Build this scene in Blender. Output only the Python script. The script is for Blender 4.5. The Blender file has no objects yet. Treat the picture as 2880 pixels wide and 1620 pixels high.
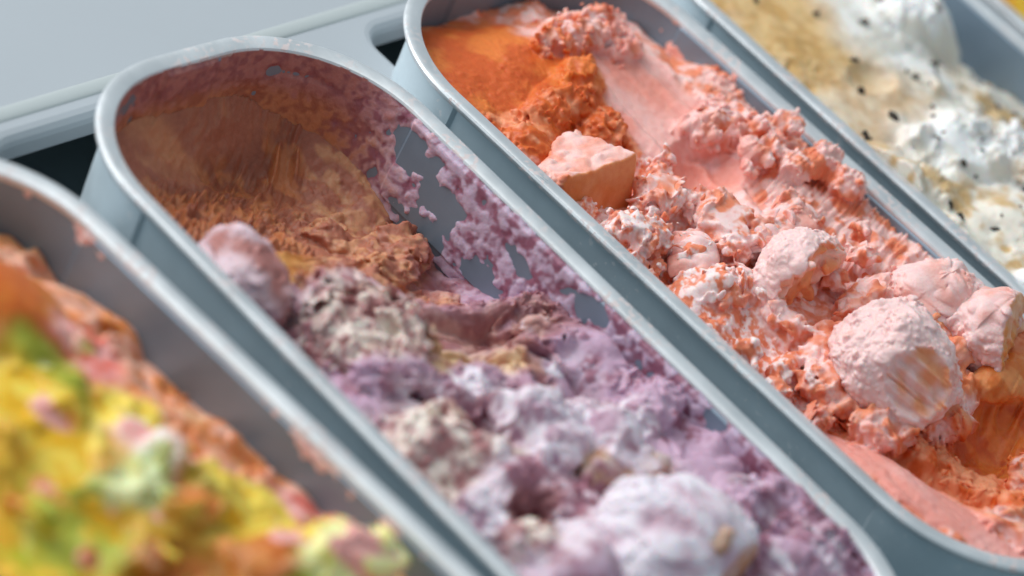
import bpy, bmesh, math, time
import numpy as np
import openvdb as vdb
from mathutils import Matrix, Vector

T0 = time.time()
S = bpy.context.scene
COL = S.collection
MM = 0.001

# ------------------------------------------------------------------ camera
cam = bpy.data.cameras.new("camera")
cam.lens = 132.6
cam.sensor_width = 36.0
cam.clip_start = 0.05
cam.clip_end = 50.0
cam.dof.use_dof = True
cam.dof.focus_distance = 1.555
cam.dof.aperture_fstop = 4.1
cam_o = bpy.data.objects.new("camera", cam)
COL.objects.link(cam_o)
R = ((0.64279318, 0.253019, -0.72304793),
     (-0.67109349, 0.64114379, -0.37224746),
     (0.36939201, 0.72451089, 0.58192226))
mw = Matrix([list(R[i]) + [(-1.208561, -0.712012, 0.856006)[i]] for i in range(3)] + [[0, 0, 0, 1]])
cam_o.matrix_world = mw
S.camera = cam_o

# ------------------------------------------------------------------ light
world = bpy.data.worlds.new("World")
S.world = world
world.use_nodes = True
world.node_tree.nodes["Background"].inputs[0].default_value = (0.50, 0.62, 0.70, 1)
world.node_tree.nodes["Background"].inputs[1].default_value = 0.58


def area(name, loc, target, sx, sy, power, col):
    l = bpy.data.lights.new(name, 'AREA')
    l.shape = 'RECTANGLE'
    l.size, l.size_y, l.energy, l.color = sx, sy, power, col
    o = bpy.data.objects.new(name, l)
    COL.objects.link(o)
    o.location = loc
    o.rotation_euler = (Vector(target) - Vector(loc)).to_track_quat('-Z', 'Y').to_euler()
    return o


area("window_light", (-0.50, 1.35, 1.00), (0, -0.2, 0), 1.6, 1.2, 36.0, (0.97, 0.985, 1.0))
area("ceiling_light", (-0.2, 0.6, 1.8), (0, -0.2, 0), 1.2, 1.2, 8.0, (1.0, 0.97, 0.93))

S.view_settings.view_transform = 'Standard'
S.view_settings.look = 'None'
S.view_settings.exposure = 0.0
S.view_settings.gamma = 1.0
S.cycles.use_denoising = True
S.cycles.max_bounces = 12
S.cycles.diffuse_bounces = 6


# ------------------------------------------------------------------ helpers
def tag(o, label=None, cat=None, group=None, kind=None):
    if label: o["label"] = label
    if cat: o["category"] = cat
    if group: o["group"] = group
    if kind: o["kind"] = kind
    return o


def empty(name, loc=(0, 0, 0), rz=0.0):
    o = bpy.data.objects.new(name, None)
    COL.objects.link(o)
    o.location = loc
    o.rotation_euler = (0, 0, rz)
    o.empty_display_size = 0.02
    return o


def link(name, me, mat, parent=None, loc=None, rz=None):
    o = bpy.data.objects.new(name, me)
    if mat and not me.materials: me.materials.append(mat)
    COL.objects.link(o)
    if parent: o.parent = parent
    if loc is not None: o.location = loc
    if rz is not None: o.rotation_euler = (0, 0, rz)
    return o


def np_mesh(name, V, Q, col=None, smooth=True):
    """V in mm, Q an (n,4) quad array."""
    me = bpy.data.meshes.new(name)
    V = np.asarray(V, np.float32) * MM
    Q = np.asarray(Q, np.int32)
    n, k = Q.shape
    me.vertices.add(len(V))
    me.vertices.foreach_set("co", V.ravel())
    me.loops.add(n * k)
    me.loops.foreach_set("vertex_index", Q.ravel())
    me.polygons.add(n)
    me.polygons.foreach_set("loop_start", np.arange(0, n * k, k, dtype=np.int32))
    me.polygons.foreach_set("use_smooth", np.full(n, smooth, dtype=bool))
    me.update(calc_edges=True)
    if col is not None:
        a = me.attributes.new("tint", 'FLOAT_COLOR', 'POINT')
        c = np.ones((len(V), 4), np.float32)
        c[:, :3] = col
        a.data.foreach_set("color", c.ravel())
    return me


def sstep(a, b, x):
    t = np.clip((x - a) / (b - a), 0, 1)
    return t * t * (3 - 2 * t)


def bspline(n, scale, k, rng):
    """(n x k) cubic b-spline weights for n samples, scale lattice cells per sample."""
    x = np.arange(n) * scale + rng.uniform(0, 1) + 1
    i = np.floor(x).astype(int)
    f = x - i
    w = np.zeros((n, k), np.float32)
    r = np.arange(n)
    for j, v in enumerate(((1 - f) ** 3 / 6, (3 * f ** 3 - 6 * f ** 2 + 4) / 6,
                           (-3 * f ** 3 + 3 * f ** 2 + 3 * f + 1) / 6, f ** 3 / 6)):
        w[r, i - 1 + j] += v
    return w


def gnoise(shape, spacing, cell, seed):
    """smooth random field on a regular grid, about unit standard deviation."""
    rng = np.random.default_rng(seed)
    cell = np.broadcast_to(np.asarray(cell, float), (len(shape),))
    ks = [int(np.ceil(n * spacing / c)) + 5 for n, c in zip(shape, cell)]
    lat = rng.standard_normal(ks).astype(np.float32)
    for ax, (n, c, k) in enumerate(zip(shape, cell, ks)):
        w = bspline(n, spacing / c, k, rng)
        lat = np.moveaxis(np.tensordot(w, lat, axes=(1, ax)), 0, ax)
    return lat * (1.0 / 0.48 ** (len(shape) / 2.0)) * 0.72


_rng = np.random.default_rng(7)
_T = _rng.standard_normal((64, 64)).astype(np.float32)


def tile2(u, v):
    """periodic 2-d smooth noise lookup at lattice coordinates."""
    iu = np.floor(u).astype(int)
    iv = np.floor(v).astype(int)
    fu = u - iu
    fv = v - iv
    fu = fu * fu * (3 - 2 * fu)
    fv = fv * fv * (3 - 2 * fv)
    a = _T[iu % 64, iv % 64]
    b = _T[(iu + 1) % 64, iv % 64]
    c = _T[iu % 64, (iv + 1) % 64]
    d = _T[(iu + 1) % 64, (iv + 1) % 64]
    return (a * (1 - fu) + b * fu) * (1 - fv) + (c * (1 - fu) + d * fu) * fv


def streak(X, Y, ang, across, along, off=0.0):
    """2-d noise drawn out along the direction ang (degrees in the pan's plane)."""
    c, s = math.cos(math.radians(ang)), math.sin(math.radians(ang))
    u = (c * X + s * Y) / along
    v = (-s * X + c * Y) / across
    return tile2(u + off + 31.7, v + 11.3 + off * 1.7)


# ------------------------------------------------------------------ materials
def new_mat(name):
    m = bpy.data.materials.new(name)
    m.use_nodes = True
    nt = m.node_tree
    return m, nt, nt.nodes["Principled BSDF"]


def mat_ice(name, scale=0.0012, radius=(1.0, 0.42, 0.3), weight=0.7, bump=0.35, rough=0.44):
    m, nt, b = new_mat(name)
    at = nt.nodes.new("ShaderNodeAttribute")
    at.attribute_name = "tint"
    tc = nt.nodes.new("ShaderNodeTexCoord")
    n1 = nt.nodes.new("ShaderNodeTexNoise")
    n1.inputs["Scale"].default_value = 900
    n1.inputs["Detail"].default_value = 3
    nt.links.new(tc.outputs["Object"], n1.inputs["Vector"])
    bp = nt.nodes.new("ShaderNodeBump")
    bp.inputs["Strength"].default_value = bump
    bp.inputs["Distance"].default_value = 0.0008
    nt.links.new(n1.outputs["Fac"], bp.inputs["Height"])
    nt.links.new(bp.outputs["Normal"], b.inputs["Normal"])
    # fine grain of ice crystals in the colour
    mx = nt.nodes.new("ShaderNodeMixRGB")
    mx.blend_type = 'SOFT_LIGHT'
    mx.inputs[0].default_value = 0.35
    n2 = nt.nodes.new("ShaderNodeTexNoise")
    n2.inputs["Scale"].default_value = 420
    n2.inputs["Detail"].default_value = 4
    nt.links.new(tc.outputs["Object"], n2.inputs["Vector"])
    nt.links.new(at.outputs["Color"], mx.inputs[1])
    nt.links.new(n2.outputs["Fac"], mx.inputs[2])
    nt.links.new(mx.outputs[0], b.inputs["Base Color"])
    b.inputs["Roughness"].default_value = rough
    b.inputs["Specular IOR Level"].default_value = 0.35
    b.inputs["Subsurface Weight"].default_value = weight
    b.inputs["Subsurface Radius"].default_value = radius
    b.inputs["Subsurface Scale"].default_value = scale
    return m


def mat_steel(name, col=(0.60, 0.64, 0.67), rough=0.34, smudge=0.12, metal=1.0, dirt=None, dirt_at=0.62):
    m, nt, b = new_mat(name)
    L = nt.links.new
    tc = nt.nodes.new("ShaderNodeTexCoord")

    def noise(scale, det=5, vec=None):
        n = nt.nodes.new("ShaderNodeTexNoise")
        n.inputs["Scale"].default_value = scale
        n.inputs["Detail"].default_value = det
        L(vec or tc.outputs["Object"], n.inputs["Vector"])
        return n.outputs["Fac"]

    def ramp(v, a, b_, c, d):
        r = nt.nodes.new("ShaderNodeMapRange")
        r.inputs["From Min"].default_value, r.inputs["From Max"].default_value = a, b_
        r.inputs["To Min"].default_value, r.inputs["To Max"].default_value = c, d
        L(v, r.inputs["Value"])
        return r.outputs[0]
    # long brushing marks, wiped smudges and a frosted breath over the metal
    mp = nt.nodes.new("ShaderNodeMapping")
    mp.inputs["Scale"].default_value = (1.0, 0.03, 1.0)
    L(tc.outputs["Object"], mp.inputs["Vector"])
    brush = noise(700, 3, mp.outputs["Vector"])
    wipe = noise(38, 6)
    add = nt.nodes.new("ShaderNodeMath")
    add.operation = 'ADD'
    L(ramp(wipe, .3, .7, rough - smudge, rough + smudge), add.inputs[0])
    L(ramp(brush, .3, .7, -.05, .05), add.inputs[1])
    mix = nt.nodes.new("ShaderNodeMixRGB")
    mix.inputs[1].default_value = (*[c * .93 for c in col], 1)
    mix.inputs[2].default_value = (*[min(1, c * 1.06) for c in col], 1)
    L(ramp(wipe, .35, .65, 0, 1), mix.inputs[0])
    colour, roughness = mix.outputs[0], add.outputs[0]
    b.inputs["Metallic"].default_value = metal
    if dirt:
        sp = ramp(noise(330, 4), dirt_at, dirt_at + .05, 0, 1)
        pa = ramp(noise(28, 4), .47, .6, 0, 1)
        mu = nt.nodes.new("ShaderNodeMath")
        mu.operation = 'MULTIPLY'
        L(sp, mu.inputs[0])
        L(pa, mu.inputs[1])
        m2 = nt.nodes.new("ShaderNodeMixRGB")
        L(mu.outputs[0], m2.inputs[0])
        L(colour, m2.inputs[1])
        m2.inputs[2].default_value = (*dirt, 1)
        colour = m2.outputs[0]
        L(ramp(mu.outputs[0], 0, 1, metal, 0), b.inputs["Metallic"])
    L(colour, b.inputs["Base Color"])
    L(roughness, b.inputs["Roughness"])
    bp = nt.nodes.new("ShaderNodeBump")
    bp.inputs["Strength"].default_value = 0.08
    bp.inputs["Distance"].default_value = 0.0004
    L(noise(900, 2), bp.inputs["Height"])
    L(bp.outputs["Normal"], b.inputs["Normal"])
    return m


def mat_plain(name, col, rough=0.5, metallic=0.0, var=0.08, scale=20):
    m, nt, b = new_mat(name)
    tc = nt.nodes.new("ShaderNodeTexCoord")
    n1 = nt.nodes.new("ShaderNodeTexNoise")
    n1.inputs["Scale"].default_value = scale
    n1.inputs["Detail"].default_value = 5
    nt.links.new(tc.outputs["Object"], n1.inputs["Vector"])
    mr = nt.nodes.new("ShaderNodeMapRange")
    mr.inputs["To Min"].default_value = 1 - var
    mr.inputs["To Max"].default_value = 1 + var
    nt.links.new(n1.outputs["Fac"], mr.inputs["Value"])
    vm = nt.nodes.new("ShaderNodeVectorMath")
    vm.operation = 'SCALE'
    vm.inputs[0].default_value = col
    nt.links.new(mr.outputs[0], vm.inputs["Scale"])
    nt.links.new(vm.outputs[0], b.inputs["Base Color"])
    b.inputs["Roughness"].default_value = rough
    b.inputs["Metallic"].default_value = metallic
    return m


STEEL = mat_steel("brushed_steel", (0.64, 0.74, 0.785), 0.44, 0.08, 0.3, (0.78, 0.82, 0.84), .62)
INNER = mat_steel("shaded_inner_steel", (0.22, 0.29, 0.36), 0.42, 0.08, 0.3)  # same pan steel, base darkened and blued to stand in for inner-wall shade
RIM = mat_steel("satin_rim_steel", (0.76, 0.78, 0.79), 0.38, 0.09, 0.6, (0.70, 0.60, 0.58), .53)
ICE = mat_ice("ice_cream")
ICE_DENSE = mat_ice("dense_ice_cream", scale=0.0011, weight=0.6, bump=0.25)
COUNTER = mat_plain("counter_laminate", (0.42, 0.45, 0.475), 0.45, 0, 0.05, 6)
TRIM = mat_plain("counter_trim", (0.44, 0.475, 0.47), 0.35, 0, 0.03, 10)
WELL = mat_plain("freezer_well_coating", (0.16, 0.22, 0.24), 0.5, 0, 0.2, 12)
CHOC = mat_plain("chocolate", (0.035, 0.022, 0.014), 0.4, 0, 0.3, 200)
CARAMEL = mat_plain("caramel", (0.42, 0.16, 0.035), 0.3, 0, 0.3, 150)

# ------------------------------------------------------------------ pans
PW, PL, PR = 165.0, 382.0, 65.2
PANS = {'A': (-360.223, -5.248, 0.0374), 'B': (-182.367, -0.926, -0.0212),
        'C': (0.0, 0.0, 0.0), 'D': (174.911, 0.0, -0.0185), 'E': (344.0, 0.0, -0.02)}


def pan_xform(k):
    """pan frame: x across, y from 0 (far end) to -PL, z 0 at the rim; turned about its middle."""
    x, y, w = PANS[k]
    c, s = math.cos(w), math.sin(w)
    # place(X) = (x + c X - s (Y+L/2), y - L/2 + s X + c (Y+L/2))
    ox = x - s * PL / 2
    oy = y - PL / 2 + c * PL / 2
    return (ox * MM, oy * MM, 0.0), w


def outline(step=2.0):
    """points, outward normals and 'panel' weight round the rounded rectangle; corner arcs fine."""
    pts, nrm, pan = [], [], []
    hw, hl = PW / 2 - PR, PL / 2 - PR
    cs = ((hw, hl, 0), (-hw, hl, 90), (-hw, -hl, 180), (hw, -hl, 270))
    for q, (cx, cy, a0) in enumerate(cs):
        for k in range(25):
            a = math.radians(a0 + 90 * k / 24)
            pts.append((cx + PR * math.cos(a), cy + PR * math.sin(a)))
            nrm.append((math.cos(a), math.sin(a)))
            pan.append(0.0)
        nx, ny, _ = cs[(q + 1) % 4]
        a = math.radians(a0 + 90)
        x0, y0 = pts[-1]
        n = (math.cos(a), math.sin(a))
        x1, y1 = nx + PR * n[0], ny + PR * n[1]
        ln = math.hypot(x1 - x0, y1 - y0)
        ds = [1.5, 3.2] + list(np.linspace(8, ln - 8, max(3, int(ln / 10)))) + [ln - 3.2, ln - 1.5]
        for d in ds:
            t = d / ln
            pts.append((x0 + (x1 - x0) * t, y0 + (y1 - y0) * t))
            nrm.append(n)
            pan.append(0.0 if min(d, ln - d) < 2 else 1.0)
    return np.array(pts), np.array(nrm), np.array(pan)


OP, ON, OPAN = outline()
# (inset, z, panel inset)
OUT = [(9.5, -119, 0), (9.2, -116, 0), (7.6, -44, 0), (7.4, -42.5, 1), (6.0, -7, 1), (5.9, -5.5, 0), (5.6, -3.4, 0)]
RIMP = [(5.2, -3.2), (2.0, -3.6), (0.7, -3.3), (0.1, -2.2), (0.1, -1.2), (0.7, -0.3), (1.8, 0.1), (3.4, 0.0),
        (6.4, -0.5), (7.6, -0.9), (8.1, -1.8), (8.0, -3.6)]
INN = [(7.4, -2.5, 0), (7.5, -3.4, 1), (9.2, -42, 1), (9.3, -43.0, 0), (11.6, -113, 0), (14, -117, 0), (20, -118, 0)]
PANEL_IN = 1.5


def rings(prof):
    n = len(OP)
    V = []
    for row in prof:
        d = row[0] + (row[2] * PANEL_IN * OPAN if len(row) > 2 else 0.0)
        xy = OP - ON * (np.ones(n) * d)[:, None]
        V.append(np.column_stack([xy, np.full(n, row[1])]))
    return np.vstack(V)


def ring_faces(m, closed=False):
    n = len(OP)
    f = []
    for r in range(m - 1 + (1 if closed else 0)):
        a, b = r * n, ((r + 1) % m) * n
        for i in range(n):
            j = (i + 1) % n
            f.append((a + i, a + j, b + j, b + i))
    return f


def pan_mesh(name, prof, closed=False, cap=False):
    V = rings(prof)
    V[:, 1] -= PL / 2
    f = ring_faces(len(prof), closed)
    me = bpy.data.meshes.new(name)
    if cap:
        n = len(OP)
        f.append(tuple(range((len(prof) - 1) * n, len(prof) * n)))
    me.from_pydata((V * MM).tolist(), [], f)
    for p in me.polygons: p.use_smooth = True
    me.update()
    bm = bmesh.new()
    bm.from_mesh(me)
    bmesh.ops.recalc_face_normals(bm, faces=bm.faces)
    for e in bm.edges:
        if len(e.link_faces) == 2 and e.calc_face_angle() > math.radians(32): e.smooth = False
    bm.to_mesh(me)
    bm.free()
    return me


ME_OUT = pan_mesh("pan_outer_wall", OUT)
ME_IN = pan_mesh("pan_inner_wall", INN, cap=True)
ME_RIM = pan_mesh("pan_rim", RIMP, closed=True)
ME_BOT = pan_mesh("pan_base", [(9.6, -119.2), (9.6, -119.8)], cap=True)
PAN_LABEL = {
    'A': "steel gelato pan of blurred yellow, green and orange ice cream, nearest the camera",
    'B': "steel gelato pan of brown and lilac ice cream with a deep scooped hollow",
    'C': "steel gelato pan of pink and orange ice cream topped with round balls",
    'D': "steel gelato pan of white and tan ice cream dotted with dark chips",
    'E': "steel gelato pan of yellow ice cream, a sliver beside the white one"}
PAN = {}
for k in 'ABCDE':
    loc, w = pan_xform(k)
    r = tag(empty("ice_cream_pan", (loc[0], loc[1], 0), w), PAN_LABEL[k], "pan", "steel pans side by side in the counter")
    link("outer_wall", ME_OUT, STEEL, r)
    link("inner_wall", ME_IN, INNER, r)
    link("rim", ME_RIM, RIM, r)
    link("base", ME_BOT, STEEL, r)
    PAN[k] = r


# ------------------------------------------------------------------ ice cream surfaces
def pan_sdf(X, Y, inset):
    """distance (mm, negative inside) to the pan's inner wall in the pan frame."""
    hw, hl, r = PW / 2 - inset, PL / 2 - inset, max(PR - inset, 5)
    qx = np.abs(X) - (hw - r)
    qy = np.abs(Y + PL / 2) - (hl - r)
    return np.hypot(np.maximum(qx, 0), np.maximum(qy, 0)) + np.minimum(np.maximum(qx, qy), 0) - r


def rbf_height(ctrl, X, Y):
    """smooth height through (x,y,z) control points: thin plate spline."""
    P = np.array(ctrl, float)
    xy, z = P[:, :2] / 100.0, P[:, 2]
    n = len(P)
    d = np.hypot(xy[:, None, 0] - xy[None, :, 0], xy[:, None, 1] - xy[None, :, 1])
    K = np.where(d > 0, d * d * np.log(np.maximum(d, 1e-9)), 0) + np.eye(n) * 0.01
    Pm = np.column_stack([np.ones(n), xy])
    A = np.block([[K, Pm], [Pm.T, np.zeros((3, 3))]])
    w = np.linalg.solve(A, np.concatenate([z, np.zeros(3)]))
    out = w[n] + w[n + 1] * X / 100 + w[n + 2] * Y / 100
    for i in range(n):
        r2 = (X / 100 - xy[i, 0]) ** 2 + (Y / 100 - xy[i, 1]) ** 2
        out = out + w[i] * 0.5 * r2 * np.log(np.maximum(r2, 1e-12))
    return out


def marching(F, origin, sp):
    g = vdb.FloatGrid(10.0)
    g.copyFromArray(np.ascontiguousarray(F, dtype=np.float32))
    P, Q = g.convertToQuads(isovalue=0.0)
    n = np.array(F.shape)
    edge = (P < 1.01).any(1) | (P > n - 2.01).any(1)
    Q = Q[~edge[Q].any(1)]
    used = np.zeros(len(P), bool)
    used[Q] = True
    idx = np.cumsum(used) - 1
    return P[used] * np.asarray(sp) + np.asarray(origin), idx[Q][:, ::-1]


def ell(X, Y, c, r, ang=0.0):
    a = math.radians(ang)
    dx, dy = X - c[0], Y - c[1]
    u = (math.cos(a) * dx + math.sin(a) * dy) / r[0]
    v = (-math.sin(a) * dx + math.cos(a) * dy) / r[1]
    return np.hypot(u, v)


def fill(pan, ctrl, bumps, zones, box, sp, tr, seed, base, rough_cells=(11, 5.2, 2.6), lumps=(), join=2.5, lob=1.4):
    """one pan's ice cream: smooth height + bumps + zone-wise torn 3-d relief, contoured.
    zones: dicts c, r, a(ngle), rough, streak=(amp, angle, across, along), colour pair, mix."""
    x0, x1, y0, y1 = box
    nx, ny = int((x1 - x0) / sp) + 1, int((y1 - y0) / sp) + 1
    t0, t1 = tr
    nt = int((t1 - t0) / sp) + 1
    xs = x0 + np.arange(nx) * sp
    ys = y0 + np.arange(ny) * sp
    ts = t0 + np.arange(nt) * sp
    X, Y = np.meshgrid(xs, ys, indexing='ij')
    wx = gnoise((nx, ny), sp, 16, seed + 1) * 3.0 + gnoise((nx, ny), sp, 6, seed + 2) * 1.3
    wy = gnoise((nx, ny), sp, 16, seed + 3) * 3.0 + gnoise((nx, ny), sp, 6, seed + 4) * 1.3
    H = rbf_height(ctrl, X, Y)
    for b in bumps:
        q = ell(X + wx * b.get('w', 0.6), Y + wy * b.get('w', 0.6), b['c'], b['r'], b.get('a', 0))
        p = b.get('p', 2.0)
        H = H + b['h'] * np.clip(1 - q ** p, 0, 1) ** b.get('e', 0.6)
    rough = np.full_like(H, base['rough'])
    big = np.full_like(H, base.get('big', base['rough']))
    st = np.zeros_like(H)
    for z in zones:
        q = ell(X + wx, Y + wy, z['c'], z['r'], z.get('a', 0))
        m = 1 - sstep(1 - z.get('soft', 0.25), 1 + z.get('soft', 0.25), q)
        rough = rough * (1 - m) + z['rough'] * m
        big = big * (1 - m) + z.get('big', z['rough']) * m
        sv = 0.0
        if 'streak' in z:
            for amp, ang, ac, al in z['streak']:
                s1 = streak(X + wx * .6, Y + wy * .6, ang, ac, al, z['c'][0] * .1)
                sv = sv + amp * (np.abs(s1) * 1.3 - 0.7) * 1.4
        st = st * (1 - m) + sv * m
    fine = gnoise((nx, ny), sp, 1.7, seed + 9) * 0.16
    H2 = (H + st).astype(np.float32)
    n1 = gnoise((nx, ny, nt), sp, rough_cells[0], seed + 11)
    n2 = gnoise((nx, ny, nt), sp, rough_cells[1], seed + 12)
    n3 = gnoise((nx, ny, nt), sp, rough_cells[2], seed + 13)
    n4 = gnoise((nx, ny, nt), sp, rough_cells[2] * 0.52, seed + 14)
    n0 = gnoise((nx, ny, nt), sp, 21, seed + 10)
    n5 = gnoise((nx, ny, nt), sp, 1.55, seed + 15) * sstep(-.8, .6, gnoise((nx, ny), sp, 15, seed + 21))[:, :, None].astype(np.float32)
    patch = .28 + .85 * sstep(-.55, .65, gnoise((nx, ny), sp, 17, seed + 22) + .4 * gnoise((nx, ny), sp, 7, seed + 23))
    r = (rough * patch)[:, :, None].astype(np.float32)
    # torn crests where the low noise is high, rounded crumbs where it is low
    torn = sstep(-0.2, 0.6, gnoise((nx, ny), sp, 24, seed + 20))[:, :, None].astype(np.float32)
    def sa(n, e=.12):
        return np.sqrt(n * n + e)
    d = (sa(n2) * 2.6 - 1.7) * (1 - torn) + (np.clip(0.95 - sa(n2 + n4 * .1, .05), 0, None) * 3.0 - 1.0) * torn
    d += (sa(n3, .08) - 0.68) * 0.95
    d += n4 * 0.3 + np.abs(n5) * 1.7 - .9
    d -= np.clip(-n2 * 0.6 - n3 * 0.8 - 1.15, 0, None) * 3.6
    d *= r
    d += (sa(n1) * 4.2 - 2.9 + sa(n0, .1) * 6.5 - 4.2) * big[:, :, None].astype(np.float32)
    d += fine[:, :, None].astype(np.float32)
    F = ts[None, None, :].astype(np.float32) - d
    del d
    for lc, lr, lrg, _ in lumps:
        m = 4.0 + max(lr) * .15
        i0, i1 = np.searchsorted(xs, (lc[0] - lr[0] - m, lc[0] + lr[0] + m))
        j0, j1 = np.searchsorted(ys, (lc[1] - lr[1] - m, lc[1] + lr[1] + m))
        if i1 - i0 < 3 or j1 - j0 < 3: continue
        sl = (slice(i0, i1), slice(j0, j1))
        Zr = H2[sl][:, :, None] + ts[None, None, :].astype(np.float32)
        q = np.sqrt((((X[sl] - lc[0]) / lr[0]) ** 2 + ((Y[sl] - lc[1]) / lr[1]) ** 2)[:, :, None] + ((Zr - lc[2]) / lr[2]) ** 2)
        A, B_, G = n2[sl], n3[sl], n4[sl]
        Ls = (q - 1) * min(lr) - n1[sl] * lob - n2[sl] * .35 * lob - lrg * ((np.clip(.95 - np.sqrt((A + B_ * .25) ** 2 + .03), -.6, 1) - .25) * 2.6 + (np.sqrt(B_ * B_ + .06) - .65) * 1.2 + G * .3 + np.abs(n5[sl]) * .8 - np.clip(-A * .5 - B_ - 1.3, 0, None) * 2.5)
        kk = min(join, .55 * min(lr))
        h = np.clip(.5 + .5 * (F[sl] - Ls) / kk, 0, 1)
        F[sl] = F[sl] * (1 - h) + Ls * h - kk * h * (1 - h)
    F[:, :, :3] = np.minimum(F[:, :, :3], -.4)
    F[:, :, -3:] = np.maximum(F[:, :, -3:], .4)
    wall = pan_sdf(X, Y, 8.6).astype(np.float32)
    F = np.maximum(F, wall[:, :, None])
    V, Q = marching(F, (x0, y0, t0), (sp, sp, sp))
    # height back on; bilinear from the height map
    fi = np.clip((V[:, 0] - x0) / sp, 0, nx - 1.001)
    fj = np.clip((V[:, 1] - y0) / sp, 0, ny - 1.001)
    i, j = fi.astype(int), fj.astype(int)
    a, b_ = fi - i, fj - j

    def bil(M):
        return (M[i, j] * (1 - a) + M[i + 1, j] * a) * (1 - b_) + (M[i, j + 1] * (1 - a) + M[i + 1, j + 1] * a) * b_
    ti = np.clip(((V[:, 2] - t0) / sp).astype(int), 0, nt - 1)
    rel3 = n3[i, j, ti]
    rel2 = n2[i, j, ti]
    V[:, 2] += bil(H2)
    # colours: zone body and pale colours stirred together by the same churned grain
    col = tint(V, bil(wx), bil(wy), rel2, rel3, zones, base, seed, lumps)
    return V, Q, col


def tint(V, wx, wy, r2, r3, zones, base, seed, lumps=()):
    X, Y, Z = V[:, 0], V[:, 1], V[:, 2]
    n = len(V)

    def blend(zz):
        c1, c2 = np.array(zz['col'][0]), np.array(zz['col'][1])
        sc = zz.get('cs', 7.0)
        k = tile2(X / sc + Z / sc * .7 + seed, Y / sc - Z / sc * .5) + 0.6 * tile2(X / sc * 2.6 + Z / sc, Y / sc * 2.6 + seed) + zz.get('cr', .35) * r3
        m = sstep(-0.75, 0.75, k - (0.5 - zz.get('mix', 0.5)) * 2.6)
        return c1[None] * (1 - m[:, None]) + c2[None] * m[:, None]
    C = blend(base)
    for z in zones:
        q = ell(X + wx * 1.2, Y + wy * 1.2, z['c'], z['r'], z.get('a', 0))
        so = z.get('csoft', z.get('soft', 0.25))
        m = 1 - sstep(1 - so, 1 + so, q)
        C = C * (1 - m[:, None]) + blend(z) * m[:, None]
    for lc, lr, lrg, cc in lumps:
        if cc is None: continue
        q = np.sqrt(((X - lc[0]) / lr[0]) ** 2 + ((Y - lc[1]) / lr[1]) ** 2 + ((Z - lc[2]) / lr[2]) ** 2)
        m = (1 - sstep(.85, 1.45, q + r3 * .1))
        k = np.nonzero(m > 0)[0]
        if len(k):
            kk = tile2(X[k] / 5 + Z[k] / 7 + seed, Y[k] / 5 - Z[k] / 9) + .6 * tile2(X[k] / 2 + Z[k] / 5, Y[k] / 2 + seed) + .35 * r3[k]
            mm = sstep(-.75, .75, kk - (.5 - cc[2]) * 2.6)[:, None]
            C[k] = C[k] * (1 - m[k, None]) + (np.array(cc[0])[None] * (1 - mm) + np.array(cc[1])[None] * mm) * m[k, None]
    for p in base.get('flecks', []):
        sc, thr, cc = p
        k = tile2(X / sc + 17.3 + Z / sc, Y / sc + 5.1 - Z / sc) + 0.3 * r2
        m = sstep(thr, thr + 0.5, k)[:, None]
        C = C * (1 - m) + np.array(cc)[None] * m
    return np.clip(C, 0.0, 1.0)


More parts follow.
